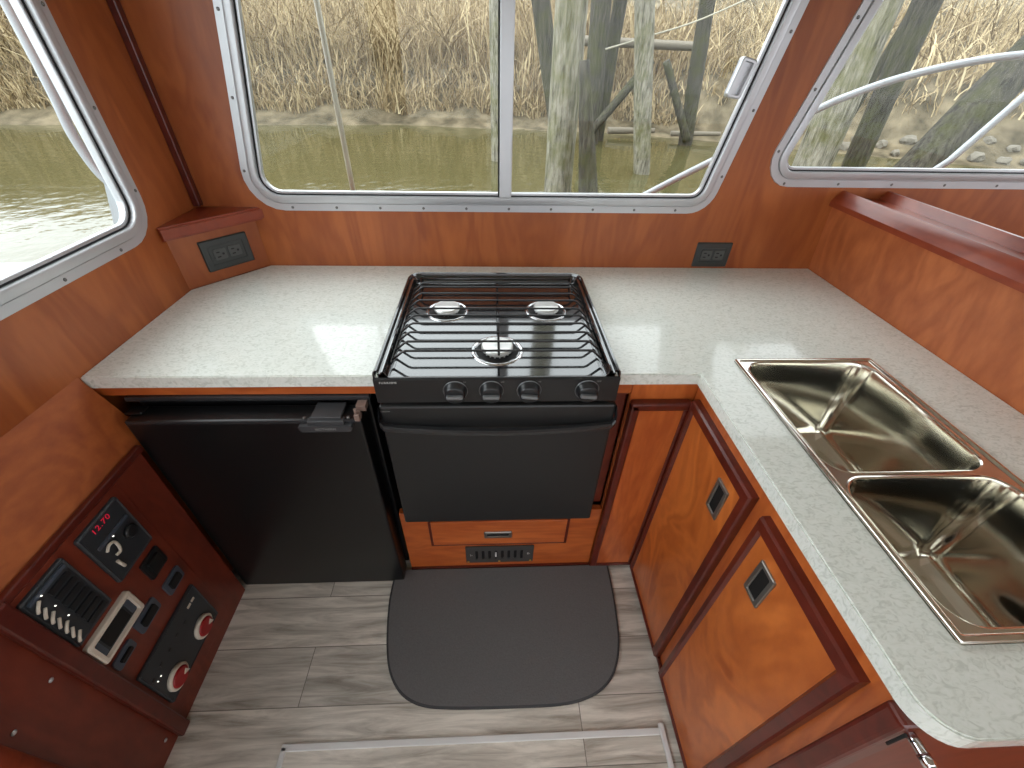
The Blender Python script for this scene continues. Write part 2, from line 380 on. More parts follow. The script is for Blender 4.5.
def label(o, lab, cat, group=None):
    o['label'] = lab; o['category'] = cat
    if group: o['group'] = group
    return o

def thing(name, lab, cat, loc, group=None):
    o = bpy.data.objects.new(name, None); o.empty_display_size = .05; C.objects.link(o); o.location = loc; ORG[o] = Vector(loc)
    return label(o, lab, cat, group)

def single(bm, name, m, lab, cat, group=None, smooth=None):
    """a thing that is one mesh, its origin moved to its base centre"""
    o = finish(bm, name, m, None, smooth)
    xs = [v.co for v in o.data.vertices]
    c = Vector(((min(v.x for v in xs)+max(v.x for v in xs))/2, (min(v.y for v in xs)+max(v.y for v in xs))/2, min(v.z for v in xs)))
    o.data.transform(Matrix.Translation(-c)); o.location = c; ORG[o] = c
    return label(o, lab, cat, group)

def struct(bm, name, m, parent=None, smooth=None):
    o = finish(bm, name, m, parent, smooth)
    if parent is None: o['kind'] = 'structure'
    return o
def sthing(name, loc, lab=None):
    o = bpy.data.objects.new(name, None); o.empty_display_size = .05; C.objects.link(o); o.location = loc; ORG[o] = Vector(loc); o['kind'] = 'structure'
    return o

def text(body, size, name, m, parent, origin, right, up, spacing=1.0, lab=None):
    cu = bpy.data.curves.new(name, 'FONT'); cu.body = body; cu.size = size; cu.extrude = .0003; cu.align_x = 'CENTER'; cu.align_y = 'CENTER'; cu.space_character = spacing
    to = bpy.data.objects.new('tmp_text', cu); C.objects.link(to); bpy.context.view_layer.update()
    me = bpy.data.meshes.new_from_object(to.evaluated_get(bpy.context.evaluated_depsgraph_get()))
    C.objects.unlink(to); bpy.data.objects.remove(to)
    r = Vector(right).normalized(); u = Vector(up).normalized(); n = r.cross(u); w = ORG[parent]; o3 = Vector(origin)-w
    me.transform(Matrix(((r.x, u.x, n.x, o3.x), (r.y, u.y, n.y, o3.y), (r.z, u.z, n.z, o3.z), (0, 0, 0, 1))))
    me.name = name; me.materials.clear(); me.materials.append(M[m])
    o = bpy.data.objects.new(name, me); C.objects.link(o); o.parent = parent; ORG[o] = w
    return o

# ================================================================== the setting
XL, YB, ZC = -0.92, 1.416, 0.86
struct(box(B(), -0.96, 2.9, -1.9, 1.456, -.05, 0), 'floor', 'planks')
struct(box(B(), -1.0, 2.9, -1.94, 1.5, 1.98, 2.02), 'ceiling', 'white_ceiling')

W2 = [(-.772, 1.040), (.712, 1.046), (.856, 1.80), (-.628, 1.80)]; R2 = [.10, .085, .07, .07]
W3 = [(.838, 1.131), (2.45, 1.138), (2.45, 1.80), (1.010, 1.80)]; R3 = [.085, .07, .07, .07]
W1 = [(-1.55, 1.034), (1.205, 1.034), (1.205, 1.80), (-1.55, 1.80)]; R1 = [.08, .10, .08, .08]
holes = lambda W, R: rpoly(inset(W, .022), [r-.02 for r in R], 6)
struct(plate(B(), [(-.96, -.1), (2.9, -.1), (2.9, 1.98), (-.96, 1.98)], [holes(W2, R2), holes(W3, R3)], -.045, 0, MBACK), 'wall_back', 'veneer_wall')
struct(plate(B(), [(-1.9, -.1), (1.416, -.1), (1.416, 1.98), (-1.9, 1.98)], [holes(W1, R1)], -.045, 0, MLEFT), 'wall_left', 'veneer_wall')

struct(plate(B(), [(-1.9, 0), (1.416, 0), (1.416, 1.98), (-1.9, 1.98)], [[(-1.75, 1.0), (1.25, 1.0), (1.25, 1.9), (-1.75, 1.9)]], 0, .04, at_x(2.86)), 'wall_front_added', 'veneer_wall')  # unseen wall added to hold back light from the right; opening brightens the sink
struct(plate(B(), [(-.96, 0), (2.86, 0), (2.86, 1.98), (-.96, 1.98)], [[(-.8, .95), (-.05, .95), (-.05, .02), (.75, .02), (.75, .95), (2.5, .95), (2.5, 1.88), (-.8, 1.88)]], 0, .04, at_y(-1.9)), 'wall_aft_added', 'veneer_wall')  # unseen wall added to cut light from behind; doorway cut to light the floor

def window(name, W, R, mp, screws, mull=None):
    w = sthing(name, mp((W[0][0]+W[1][0])/2, W[0][1], 0))
    bm = B(); ringprof(bm, W, R, [(0, 0), (.001, .004), (.022, .0045), (.0225, .0015), (.0245, .0015), (.025, .009), (.030, .011), (.044, .011), (.046, .009), (.0465, -.03), (0.024, -.045), (.0, -.05), (0, -.046)], mp)
    finish(bm, 'frame', 'alu', w, True)
    bm = B(); ringprof(bm, W, R, [(.0463, -.002), (.050, -.002), (.050, -.014), (.0463, -.014)], mp, True); finish(bm, 'gasket', 'gasket', w)
    bm = B(); ringprof(bm, W, R, [(.049, -.006), (.050, -.004), (.056, -.004), (.057, -.006), (.057, -.018), (.049, -.018)], mp, True); finish(bm, 'sash', 'alu_bright', w)
    bm = B(); plate(bm, rpoly(inset(W, .053), [max(r-.053, .01) for r in R], 6), [], -.016, -.012, mp); finish(bm, 'pane', 'glass', w)
    t = B(); lathe(t, [(.0042, 0), (.0042, .0008), (.003, .002), (.0012, .0022)], (0, 0, 0), 'Z', 10)
    ex, ey_, eh = mp(1, 0, 0)-mp(0, 0, 0), mp(0, 1, 0)-mp(0, 0, 0), mp(0, 0, 1)-mp(0, 0, 0)
    for vv in t.verts: c = vv.co.copy(); vv.co = ex*c.x+ey_*c.y+eh*c.z
    me = bpy.data.meshes.new('screw'); t.to_mesh(me); t.free(); me.materials.append(M['screw'])
    for u, v in screws:
        so_ = bpy.data.objects.new('screw', me); C.objects.link(so_); so_.parent = w; so_.location = mp(u, v, .0042)-ORG[w]
    return w

def along(W, i, j, n, d=.011, a=.08, b=.92):
    q = inset(W, d); p0, p1 = q[i], q[j]
    return [tuple(p0.lerp(p1, a+(b-a)*k/(n-1))) for k in range(n)]
w2 = window('window_2', W2, R2, MBACK, along(W2, 0, 1, 10, a=.09, b=.93)+along(W2, 1, 2, 4, a=.14, b=.86)+along(W2, 3, 0, 4, a=.12, b=.86))
w3 = window('window_3', W3, R3, MBACK, along(W3, 0, 1, 9, a=.05, b=.95)+along(W3, 3, 0, 4, a=.14, b=.86))
w1 = window('window_1', W1, R1, MLEFT, along(W1, 0, 1, 15, a=.06, b=.95)+along(W1, 1, 2, 4, a=.14, b=.86))
# mullion of the sliding back window
bm = B(); box(bm, .024, .062, YB-.009, YB+.014, 1.088, 1.752, .003); finish(bm, 'mullion', 'alu', w2)
bm = B(); box(bm, .0195, .0245, YB-.004, YB+.012, 1.094, 1.75); finish(bm, 'gasket', 'gasket', w2)
# pull latch on its slanting right stile
L = [(.650, 1.368), (.690, 1.361), (.711, 1.449), (.670, 1.458)]
bm = B(); plate(bm, rpoly(L, .008, 4), [], .012, .022, MBACK)
bm2 = B(); ringprof(bm2, L, .008, [(0, .012), (0, .034), (.003, .036), (.008, .036), (.009, .02)], MBACK); merge(bm, bm2)
lt = finish(bm, 'latch', 'alu_bright', w2); lt['label'] = 'pale aluminium pull latch'

# trims of the room
struct(box(B(), -.92, -.899, 1.394, 1.416, 1.055, 1.98, .003), 'trim_1', 'trim')                      # corner batten
# floor hatch edging
bm = B()
box(bm, -.560, .462, .290, .306, 0, .006, .002); box(bm, -.560, -.546, -.4, .30, 0, .006, .002)
struct(bm, 'trim_2', 'white_trim')
struct(box(B(), .448, .462, -.4, .316, 0, .011, .003), 'trim_3', 'white_trim')
# partition with fiddle-rail cap on the right
bm = B()
pts = [(1.148, 0), (1.33, 0), (1.33, 1.085), (1.128, 1.085), (1.148, .86)]
plate(bm, pts, [], -1.416, .55, lambda u, v, h: Vector((u, -h, v))); struct(bm, 'wall_right', 'veneer_part')
cap = [(1.114, 1.077), (1.345, 1.077), (1.345, 1.098), (1.325, 1.108), (1.304, 1.121), (1.298, 1.124), (1.291, 1.123), (1.286, 1.116), (1.272, 1.100), (1.185, 1.098), (1.165, 1.101), (1.154, 1.116), (1.149, 1.122), (1.142, 1.124), (1.136, 1.121), (1.124, 1.106), (1.114, 1.092)]
bm = B(); a = [[bm.verts.new((x, y, z)) for x, z in cap] for y in (1.415, -.56)]
for k in range(len(cap)): bm.faces.new((a[0][k], a[0][(k+1) % len(cap)], a[1][(k+1) % len(cap)], a[1][k]))
bm.faces.new(a[0]); bm.faces.new(a[1][::-1]); struct(bm, 'trim_4', 'trim_red', None, True)

# ================================================================== corner box with outlet
A0, A1 = Vector((-.92, 1.22, 0)), Vector((-.759, 1.411, 0)); AD = (A1-A0).normalized(); AN = Vector((AD.y, -AD.x, 0))
cs = thing('corner_shelf', 'small triangular cherry corner shelf above the worktop beside left window', 'shelf', (-.87, 1.36, .86))
bm = B(); plate(bm, [(A0.x, A0.y), (A1.x, A1.y+.004), (-.92, 1.4155)], [], .861, 1.012, MXY); finish(bm, 'panel', 'veneer_wall', cs)
c0 = A0+AN*.016-AD*.0; c1 = A1+AN*.016+AD*.02
bm = B(); box(bm, 0, 1, 0, 1, 0, 1); bm.clear()
c0 = Vector((-.919, 1.205, 0)); c1 = Vector((-.735, 1.4155, 0))
plate(bm, [(c0.x, c0.y), (c0.x+.01, c0.y-.004), (c1.x+.008, c1.y), (-.919, 1.4155)], [], 1.012, 1.050, MXY)
bmesh.ops.bevel(bm, geom=[e for e in bm.edges if abs(e.verts[0].co.z-e.verts[1].co.z) < 1e-6 and e.calc_length() > .15 and abs(e.verts[0].co.x-e.verts[1].co.x) > .1 and abs(e.verts[0].co.y-e.verts[1].co.y) > .1], offset=.006, segments=3, affect='EDGES')
o = finish(bm, 'cap', 'trim_red', cs); o['label'] = 'darker cherry cap of the shelf'

def outlet(lab, center, right, nrm, w, h):
    c = Vector(center); r = Vector(right).normalized(); n = Vector(nrm).normalized(); z = Vector((0, 0, 1))
    mp = lambda u, v, k: c + r*u + z*v + n*k
    t = thing('wall_outlet', lab, 'outlet', c - z*(h/2))
    rect = lambda a, b: [(-a, -b), (a, -b), (a, b), (-a, b)]
    bm = B(); ringprof(bm, rect(w/2, h/2), .004, [(0, 0), (0, .003), (.003, .006), (.018, .0065), (.020, .0045)], mp)
    plate(bm, rpoly(rect(w/2-.020, h/2-.020), .003, 4), [], .002, .0045, mp)
    finish(bm, 'cover_plate', 'outlet', t)
    for s in (-1, 1):
        bm = B(); plate(bm, rpoly([(s*.022-.018, -.016), (s*.022+.018, -.016), (s*.022+.018, .016), (s*.022-.018, .016)], .004, 4), [], .0045, .0075, mp)
        q = finish(bm, 'socket', 'outlet_face', t)
        bm = B()
        for (u, v, a, b) in ((-.006, .007, .005, .0017), (-.006, -.007, .005, .0017), (.008, 0, .003, .003)):
            plate(bm, rpoly([(s*.022+u-a, v-b), (s*.022+u+a, v-b), (s*.022+u+a, v+b), (s*.022+u-a, v+b)], .0012, 3), [], .0072, .0081, mp)
        finish(bm, 'slots', 'hole', q)
    return t
pc = A0 + AD*.139
outlet('dark grey double outlet on the diagonal corner panel at left', (pc.x, pc.y, .940), AD, AN, .140, .093)
outlet('dark grey double outlet on the back wall between range and right partition', (.773, YB, .908), (1, 0, 0), (0, -1, 0), .124, .086)

# ================================================================== worktop
outer = [(-.9195, .782), (-.264, .782), (-.264, 1.292), (.288, 1.292), (.288, .782), (.495, .782)]
corner = rpoly([(.495, .5), (.495, .100), (.7, .100)], [0, .05, 0], 8)[1:-1]
outer += [(p.x, p.y) for p in corner] + [(1.1475, .100), (1.1475, 1.4155), (-.757, 1.4155), (-.9195, 1.222)]
SX0, SX1, SY0, SY1 = .598, .950, .194, .836
hole = [(SX0+.012, SY0+.012), (SX1-.012, SY0+.012), (SX1-.012, SY1-.012), (SX0+.012, SY1-.012)]
bm = B(); plate(bm, outer, [hole], .828, ZC-.0005, MXY)
bmesh.ops.bevel(bm, geom=[e for e in bm.edges if e.verts[0].co.z > .85 and e.verts[1].co.z > .85 and len(e.link_faces) == 2 and abs(e.link_faces[0].normal.dot(e.link_faces[1].normal)) < .3], offset=.0025, segments=2, affect='EDGES')
single(bm, 'worktop', 'quartz', 'pale grey-white speckled quartz worktop, L-shaped, around range and sink', 'countertop')

# ================================================================== sink
sk = thing('double_sink', 'stainless steel double-bowl sink set into the right arm of the worktop', 'sink', ((SX0+SX1)/2, (SY0+SY1)/2, .63))
Rr = [(SX0, SY0), (SX1, SY0), (SX1, SY1), (SX0, SY1)]
b1 = [(.614, .476), (.926, .476), (.926, .820), (.614, .820)]; b2 = [(.614, .212), (.926, .212), (.926, .462), (.614, .462)]
bm = B(); plate(bm, rpoly(Rr, .006, 3), [rpoly(inset(b1, -.004), .050, 9), rpoly(inset(b2, -.004), .050, 9)], ZC+.001, ZC+.004, MXY)
t = B(); ringprof(t, Rr, .006, [(0, ZC), (0, ZC+.003), (.002, ZC+.0065), (.006, ZC+.0075), (.010, ZC+.0065), (.012, ZC+.004)], MXY, seg=3); merge(bm, t)
rim = finish(bm, 'rim', 'steel', sk, True)
for bb in (b1, b2):
    bm = B()
    D = .232
    prof = [(-.005, ZC+.004), (-.002, ZC+.0045), (.001, ZC+.003), (.003, ZC-.004), (.008, ZC-.06), (.014, ZC-.12), (.019, ZC-D+.040)]
    for k in range(1, 8):
        a = k/7*PI/2; prof.append((.019+.038*(1-math.cos(a)), ZC-D+.040-.038*math.sin(a)))
    prof += [(.068, ZC-D+.0017), (.085, ZC-D+.0010)]
    rg = ringprof(bm, bb, [.046]*4, prof, MXY, seg=9)
    bm.faces.new(rg[-1])
    ob = finish(bm, 'bowl', 'steel', sk, True)
    cx, cy = (bb[0][0]+bb[1][0])/2, (bb[0][1]+bb[2][1])/2
    bm = B(); lathe(bm, [(.041, 0), (.041, .002), (.036, .003), (.031, .001), (.030, -.004), (.010, -.006)], (cx, cy, ZC-D+.001), 'Z', 28); finish(bm, 'drain', 'chrome', ob)

# ================================================================== gas range
RX0, RX1, RY0, RY1 = -.268, .292, .752, 1.294
rg_ = thing('gas_range', 'black three-burner gas range with oven set between the worktop halves', 'stove', (.012, 1.02, .32))
finish(box(B(), -.262, .286, .775, 1.282, .33, .862), 'body', 'range_black', rg_)
# pressed cooktop: raised rim and recessed tray
bm = B(); rect = [(RX0, RY0+.004), (RX1, RY0+.004), (RX1, RY1), (RX0, RY1)]; rr = [.004, .004, .045, .045]
g = ringprof(bm, rect, rr, [(0, .861), (0, .880), (.002, .888), (.006, .892), (.010, .890), (.013, .882), (.016, .881), (.019, .887), (.023, .888), (.027, .882), (.033, .872), (.037, .870), (.041, .870)], MXY)
bmesh.ops.delete(bm, geom=[f for f in bm.faces if f.calc_center_median().y < .80 and f.calc_center_median().x > -.2 and f.calc_center_median().x < .22], context='FACES')
for ring in g:
    for v in ring[:14]: v.co.y = RY0+.005
bm.faces.new(g[-1]); box(bm, RX0+.03, RX1-.03, RY0+.0045, RY0+.010, .861, .872, .002)
finish(bm, 'cooktop', 'enamel', rg_, True)
# control fascia, slightly tilted
bm = B(); a = [(RX0, .752), (RX1, .752)]
prof = [(.752, .803), (.752, .868), (.756, .872), (.758, .872), (.758, .803)]
ra = [[bm.verts.new((x, y, z)) for y, z in prof] for x in (RX0, RX1)]
for k in range(5): bm.faces.new((ra[0][k], ra[0][(k+1) % 5], ra[1][(k+1) % 5], ra[1][k]))
bm.faces.new(ra[0]); bm.faces.new(ra[1][::-1])
fas = finish(bm, 'control_panel', 'range_black', rg_)
text('FURRION', .0078, 'brand_text', 'white_mark', fas, (-.236, .7516, .861), (1, 0, 0), (0, 0, 1), 1.25)
for x, s in ((-.064, 'HI'), (.022, 'LO'), (.107, 'HI'), (.243, 'OFF')):
    text(s, .006, 'dial_mark', 'grey_mark', fas, (x, .7516, .862), (1, 0, 0), (0, 0, 1))
for x, tilt in ((-.086, 0), (-.004, 0), (.083, .12), (.218, .1)):
    bm = B(); lathe(bm, [(.027, 0), (.027, .003), (.024, .006), (.0235, .018), (.022, .021), (.018, .022)], (x, .752, .838), '-Y', 28)
    kb = finish(bm, 'knob', 'knob', rg_)
    bm = B(); box(bm, -.019, .019, -.011, 0, -.0045, .0045, .003, 3); bmesh.ops.rotate(bm, verts=bm.verts, cent=(0, 0, 0), matrix=Matrix.Rotation(tilt, 3, 'Y'))
    bmesh.ops.translate(bm, verts=bm.verts, vec=(x, .732, .838)); o = finish(bm, 'grip', 'knob_grip', kb); o['label'] = 'grey satin grip bar'
    bm = B(); lathe(bm, [(.0275, .0), (.0285, .002), (.0275, .004), (.0265, .002)], (x, .752, .838), '-Y', 28); finish(bm, 'bezel_ring', 'knob_grip', kb)
# oven door with full-width lip handle
od = finish(box(B(), -.268, .296, .748, .774, .328, .794, .006), 'oven_door', 'oven_black', rg_)
bm = B(); P = [(-.268, .742, .786), (-.270, .737, .766), (-.268, .733, .750), (-.260, .730, .741)]
for k in range(1, 16): t = k/16; P.append((-.260+.548*t, .730-.010*math.sin(PI*t), .738-.008*math.sin(PI*t)))
P += [(.288, .730, .741), (.296, .733, .750), (.298, .737, .766), (.296, .742, .786)]
for x, y, z in P:
    for dz, dyy in ((-.012, .004), (-.005, -.003), (.003, -.003), (.007, .001), (.003, .016), (-.012, .018)): bm.verts.new((x, y+dyy, z+dz))
bm.verts.ensure_lookup_table(); N = len(P)-1
for i in range(N):
    for k in range(6): bm.faces.new((bm.verts[i*6+k], bm.verts[i*6+(k+1) % 6], bm.verts[(i+1)*6+(k+1) % 6], bm.verts[(i+1)*6+k]))
bm.faces.new([bm.verts[k] for k in range(6)]); bm.faces.new([bm.verts[N*6+k] for k in range(6)][::-1])
finish(bm, 'handle', 'lip', od)
text('FURRION', .005, 'door_text', 'grey_mark', od, (-.254, .7476, .779), (1, 0, 0), (0, 0, 1), 1.1)
# burners
for (x, y, r) in ((-.128, 1.070, .036), (.153, 1.072, .036), (.011, .868, .039)):
    bm = B(); lathe(bm, [(r*1.65, .002), (r*1.6, .005), (r*1.48, .0045), (r*1.42, .001)], (x, y, .868), 'Z', 36, cap=False)
    bu = finish(bm, 'burner', 'chrome', rg_); bu['label'] = 'burner with a bright trim ring'
    bm = B(); lathe(bm, [(r*1.4, 0), (r*1.35, .0015), (r*.9, .002)], (x, y, .8685), 'Z', 36); finish(bm, 'bowl', 'hole', bu)
    bm = B(); lathe(bm, [(r*.78, 0), (r*.80, .006), (r, .008), (r, .0145), (r*.93, .0175), (r*.3, .0185)], (x, y, .8695), 'Z', 36)
    for k in range(18):
        a = 2*PI*k/18; box(bm, x+r*.86*math.cos(a)-.0016, x+r*.86*math.cos(a)+.0016, y+r*.86*math.sin(a)-.0016, y+r*.86*math.sin(a)+.0016, .8705, .8775)
    finish(bm, 'burner_cap', 'cap', bu, True)
# wire grate: eleven bars bent down at both ends, two side rods and a centre rod
gt = finish(tube(B(), [(.014, .80, .9035), (.014, 1.185, .9035)], .0028, 8), 'grate', 'wire', rg_)
for y in (.810, .850, .892, .935, .976, 1.014, 1.061, 1.103, 1.145, 1.178):
    tube_pts = [(-.236, y, .874), (-.232, y, .884), (-.208, y, .905), (-.200, y, .9085), (.228, y, .9085), (.236, y, .905), (.258, y, .884), (.262, y, .874)]
    finish(tube(B(), tube_pts, .0029, 8), 'grate_bar', 'wire', gt)
for x in (-.234, .259): finish(tube(B(), [(x, .802, .882), (x, 1.19, .882)], .0026, 8), 'side_rod', 'wire', gt)
bm = B(); tube(bm, [(-.215, 1.205, .889), (.240, 1.205, .889)], .0028, 8); tube(bm, [(-.222, 1.235, .893), (.247, 1.235, .893)], .0028, 8)
for x in (-.215, .240): tube(bm, [(x, 1.16, .885), (x, 1.205, .889), (x*1.03, 1.235, .893), (x*1.03, 1.262, .885)], .0028, 8)
finish(bm, 'rear_rail', 'wire', gt)

# ================================================================== fridge
fx0, fx1 = -.846, -.310
fr = thing('compact_fridge', 'matt black built-in compact fridge under the left side of the worktop', 'fridge', (-.578, .98, 0))
finish(box(B(), -.85, -.302, .800, 1.30, .02, .800, .004), 'body', 'fridge', fr)
fd = finish(box(B(), fx0, fx1, .735, .792, .004, .766, .005), 'door', 'fridge', fr)
finish(box(B(), fx0+.004, fx1-.001, .7338, .7365, .757, .7665, .001), 'top_edge', 'fridge_edge', fd)
finish(box(B(), -.86, -.296, .782, .800, .786, .798, .002), 'facia', 'fridge_edge', fr)
finish(box(B(), fx0-.01, fx0+.03, .757, .785, .767, .772, .003), 'hinge', 'fridge', fd)
bm = B(); plate(bm, rpoly([(-.449, .738), (-.335, .738), (-.328, .756), (-.456, .756)], .004, 3), [], 0, .012, at_y(.735)); box(bm, -.425, -.355, .735, .79, .766, .774, .002); box(bm, -.432, -.348, .727, .745, .752, .768, .002)
lt = finish(bm, 'latch', 'latch', fd); lt['label'] = 'grey sliding lock bar on the top edge'
text('ISOTHERM', .0095, 'latch_text', 'grey_mark', lt, (-.392, .7226, .747), (1, 0, 0), (0, 0, 1), 1.1)
for x in (-.441, -.340): finish(lathe(B(), [(.0045, 0), (.0045, .002), (.002, .003)], (x, .742, .7665), 'Z', 12), 'screw', 'screw', lt)
bm = B(); box(bm, -.322, -.309, .728, .748, .766, .785, .002); tube(bm, [(-.318, .737, .785), (-.318, .737, .797)], .004, 8)
finish(bm, 'strike', 'tan_clip', fr); finish(box(B(), -.325, -.302, .76, .785, .770, .786, .001), 'strike_bracket', 'tan_clip', fr)

# ================================================================== cabinet joinery
# left worktop rail and filler (under the worktop)
cr = thing('worktop_rail', 'thin cherry rail between the worktop front and the fridge', 'cabinet trim', (-.58, .795, .80))
finish(box(B(), -.919, -.272, .790, .806, .800, .8275), 'rail', 'veneer_side', cr)
# lower front under the oven with drawer
oc = thing('oven_base_cabinet', 'low cherry cabinet front below the oven with one wide drawer', 'cabinet', (.05, .9, 0))
finish(box(B(), -.292, .338, .782, .800, .012, .328), 'front_panel', 'veneer_side', oc)
finish(box(B(), -.292, .34, .774, .800, .0, .011, .002), 'base_strip', 'trim', oc)
finish(box(B(), .297, .340, .812, .824, .328, .8275), 'stile', 'panel_dark', oc)  # darker veneer puts the shade beside the oven into the colour
finish(box(B(), .289, .340, .790, .812, .795, .8275), 'rail', 'veneer_side', oc)
dr = finish(box(B(), -.197, .232, .765, .7825, .174, .300, .002), 'drawer', 'veneer_side', oc)
bm = B(); box(bm, -.206, .241, .766, .7822, .166, .174, .002); box(bm, -.206, -.197, .766, .7822, .166, .30, .002); box(bm, .232, .241, .766, .7822, .166, .30, .002)
finish(bm, 'drawer_edge', 'trim', dr)
def pull(mp, par, w, h):
    r = [(-w/2, -h/2), (w/2, -h/2), (w/2, h/2), (-w/2, h/2)]
    bm = B(); ringprof(bm, r, .0025, [(0, 0), (0, .003), (.002, .0045), (.009, .0045), (.010, .003), (.010, .0006)], mp, seg=3)
    hb = finish(bm, 'handle', 'bezel', par); hb['label'] = 'satin nickel flush pull'
    bm = B(); plate(bm, inset(r, .009), [], .0002, .0012, mp); finish(bm, 'recess', 'hole', hb)
    return hb
pull(lambda u, v, k: Vector((.013+u, .765-k, .230+v)), dr, .090, .034)

vg = thing('vent_grille', 'dark metal vent grille with eight slots under the drawer', 'vent', (.02, .781, .036))
bm = B(); sl_ = []
for k in range(8):
    x = -.060+k*.0222; sl_.append([(x-.005, .060), (x+.005, .060), (x+.005, .112), (x-.005, .112)])
plate(bm, rpoly([(-.097, .038), (.136, .038), (.136, .136), (-.097, .136)], .004, 3), [rpoly(s, .004, 3) for s in sl_], .0005, .005, at_y(.7815)); finish(bm, 'grille_plate', 'gunmetal', vg)
bm = B(); plate(bm, [(-.085, .05), (.12, .05), (.12, .12), (-.085, .12)], [], .0002, .001, at_y(.7815)); finish(bm, 'backing', 'hole', vg)
bm = B(); box(bm, .003, .009, .770, .777, .082, .104, .002); finish(bm, 'lever', 'white_mark', vg)
text('I-', .016, 'marking', 'white_mark', vg, (-.078, .7762, .086), (1, 0, 0), (0, 0, 1)); text('E-', .014, 'marking', 'white_mark', vg, (.119, .7762, .090), (1, 0, 0), (0, 0, 1))
for x in (-.090, .018, .127): finish(lathe(B(), [(.004, 0), (.004, .001), (.002, .002)], (x, .7765, .045), '-Y', 10), 'screw', 'brass', vg)

# corner cabinet
cc = thing('corner_cabinet', 'narrow cherry cabinet right of the oven in the inner corner', 'cabinet', (.42, .9, 0))
finish(box(B(), .3405, .503, .7865, .80, .0, .8275), 'carcass', 'veneer_up', cc)
cdoor = finish(box(B(), .355, .492, .770, .786, .024, .775), 'door', 'veneer_up', cc)
bm = B(); box(bm, .341, .363, .762, .786, .022, .776, .005); box(bm, .341, .492, .762, .786, .757, .781, .005); box(bm, .341, .492, .766, .786, .012, .028, .003); box(bm, .478, .492, .766, .786, .02, .776, .004)
finish(bm, 'door_moulding', 'trim', cdoor)
finish(box(B(), .341, .493, .774, .786, .0, .012, .002), 'base_strip', 'trim', cc)

# sink base cabinet
sc_ = thing('sink_base_cabinet', 'cherry base cabinet under the sink with two framed doors', 'cabinet', (.8, .46, 0))
finish(box(B(), .504, .520, .134, .786, .0, .8275), 'face_frame', 'veneer_up', sc_)
finish(box(B(), .520, 1.146, .128, .142, .0, .8275), 'end_panel', 'panel_dark', sc_)
finish(box(B(), .487, .530, .120, .150, .0, .8275, .007, 3), 'corner_post', 'trim', sc_)
finish(box(B(), .494, .5035, .145, .773, .0, .012, .002), 'base_strip', 'trim', sc_)
def cdoor_(y0, y1, hy, hz):
    d = finish(box(B(), .490, .504, y0+.02, y1-.01, .022, .79), 'door', 'veneer_door', sc_)
    w = .030
    bm = B()
    O = [(y0+.012, .014), (y1, .014), (y1, .796), (y0+.012, .796)]
    def strip(p, q, pi, qi):
        prof = [(0, 0.0), (0, .015), (.10, .020), (.75, .021), (1, .014), (1, 0)]
        ra = [[Vector(a).lerp(Vector(b), s) for s, h in prof] for a, b in ((p, pi), (q, qi))]
        vs0 = [bm.verts.new((.504-prof[k][1], ra[0][k].x, ra[0][k].y)) for k in range(6)]; vs1 = [bm.verts.new((.504-prof[k][1], ra[1][k].x, ra[1][k].y)) for k in range(6)]
        for k in range(6): bm.faces.new((vs0[k], vs0[(k+1) % 6], vs1[(k+1) % 6], vs1[k]))
        bm.faces.new(vs0); bm.faces.new(vs1[::-1])
    I = [(y0+w+.008, .024), (y1-.018, .024), (y1-.018, .764), (y0+w+.008, .764)]
    for k in range(4): strip(O[k], O[(k+1) % 4], I[k], I[(k+1) % 4])
    mo = finish(bm, 'door_moulding', 'trim', d)
    pull(lambda u, v, k: Vector((.490-k, hy+u, hz+v)), d, .046, .094)
cdoor_(.461, .762, .549, .691)
cdoor_(.164, .434, .362, .688)

# chrome rail on the end of the sink cabinet
hr = thing('grab_rail', 'chrome rail with black bracket below the rounded end of the worktop', 'rail', (.505, .08, .79))
finish(tube(B(), [(.505, .122, .806), (.505, .112, .808), (.507, .03, .806)], .0065, 12), 'rod', 'chrome', hr)
finish(box(B(), .484, .4868, .113, .1165, .785, .826, .001), 'bracket', 'hole', hr)
finish(tube(B(), [(.505, .1, .8078), (.505, .088, .8078)], .0075, 12), 'collar', 'chrome', hr)

# anti-fatigue mat
mt = [(-.346, .772), (-.350, .668), (-.335, .546), (-.314, .468), (-.283, .419), (-.245, .390), (-.195, .373), (-.12, .366), (.014, .363), (.182, .364), (.270, .379), (.329, .409), (.367, .455), (.392, .524), (.403, .614), (.408, .700), (.409, .772)]
def closed_smooth(p, k=6):
    out = []
    n = len(p)
    for i in range(n-1):
        a = Vector(p[max(i-1, 0)]); b = Vector(p[i]); c = Vector(p[i+1]); d = Vector(p[min(i+2, n-1)])
        for j in range(k):
            t = j/k; out.append(.5*((2*b)+(c-a)*t+(2*a-5*b+4*c-d)*t*t+(3*b-a-3*c+d)*t**3))
    out.append(Vector(p[-1])); return out
mp_ = closed_smooth(mt)
kt = thing('floor_mat', 'charcoal cushioned floor mat with rounded front in front of the range', 'mat', (.02, .57, 0))
bm = B(); n = len(mp_); ctr = Vector((.02, .60))
rings = []
for s, h in ((1, .0005), (1, .008), (.993, .012), (.982, .0135)):
    rings.append([bm.verts.new((ctr.x+(p.x-ctr.x)*s, ctr.y+(p.y-ctr.y)*s, h)) for p in mp_])
for a, b in zip(rings, rings[1:]):
    for k in range(n): f = bm.faces.new((a[k], a[(k+1) % n], b[(k+1) % n], b[k]))
bm.faces.new(rings[0][::-1])
finish(bm, 'border', 'mat_edge', kt, True)
bm = B(); f = bm.faces.new([bm.verts.new((ctr.x+(p.x-ctr.x)*.982, ctr.y+(p.y-ctr.y)*.982, .0137)) for p in mp_])
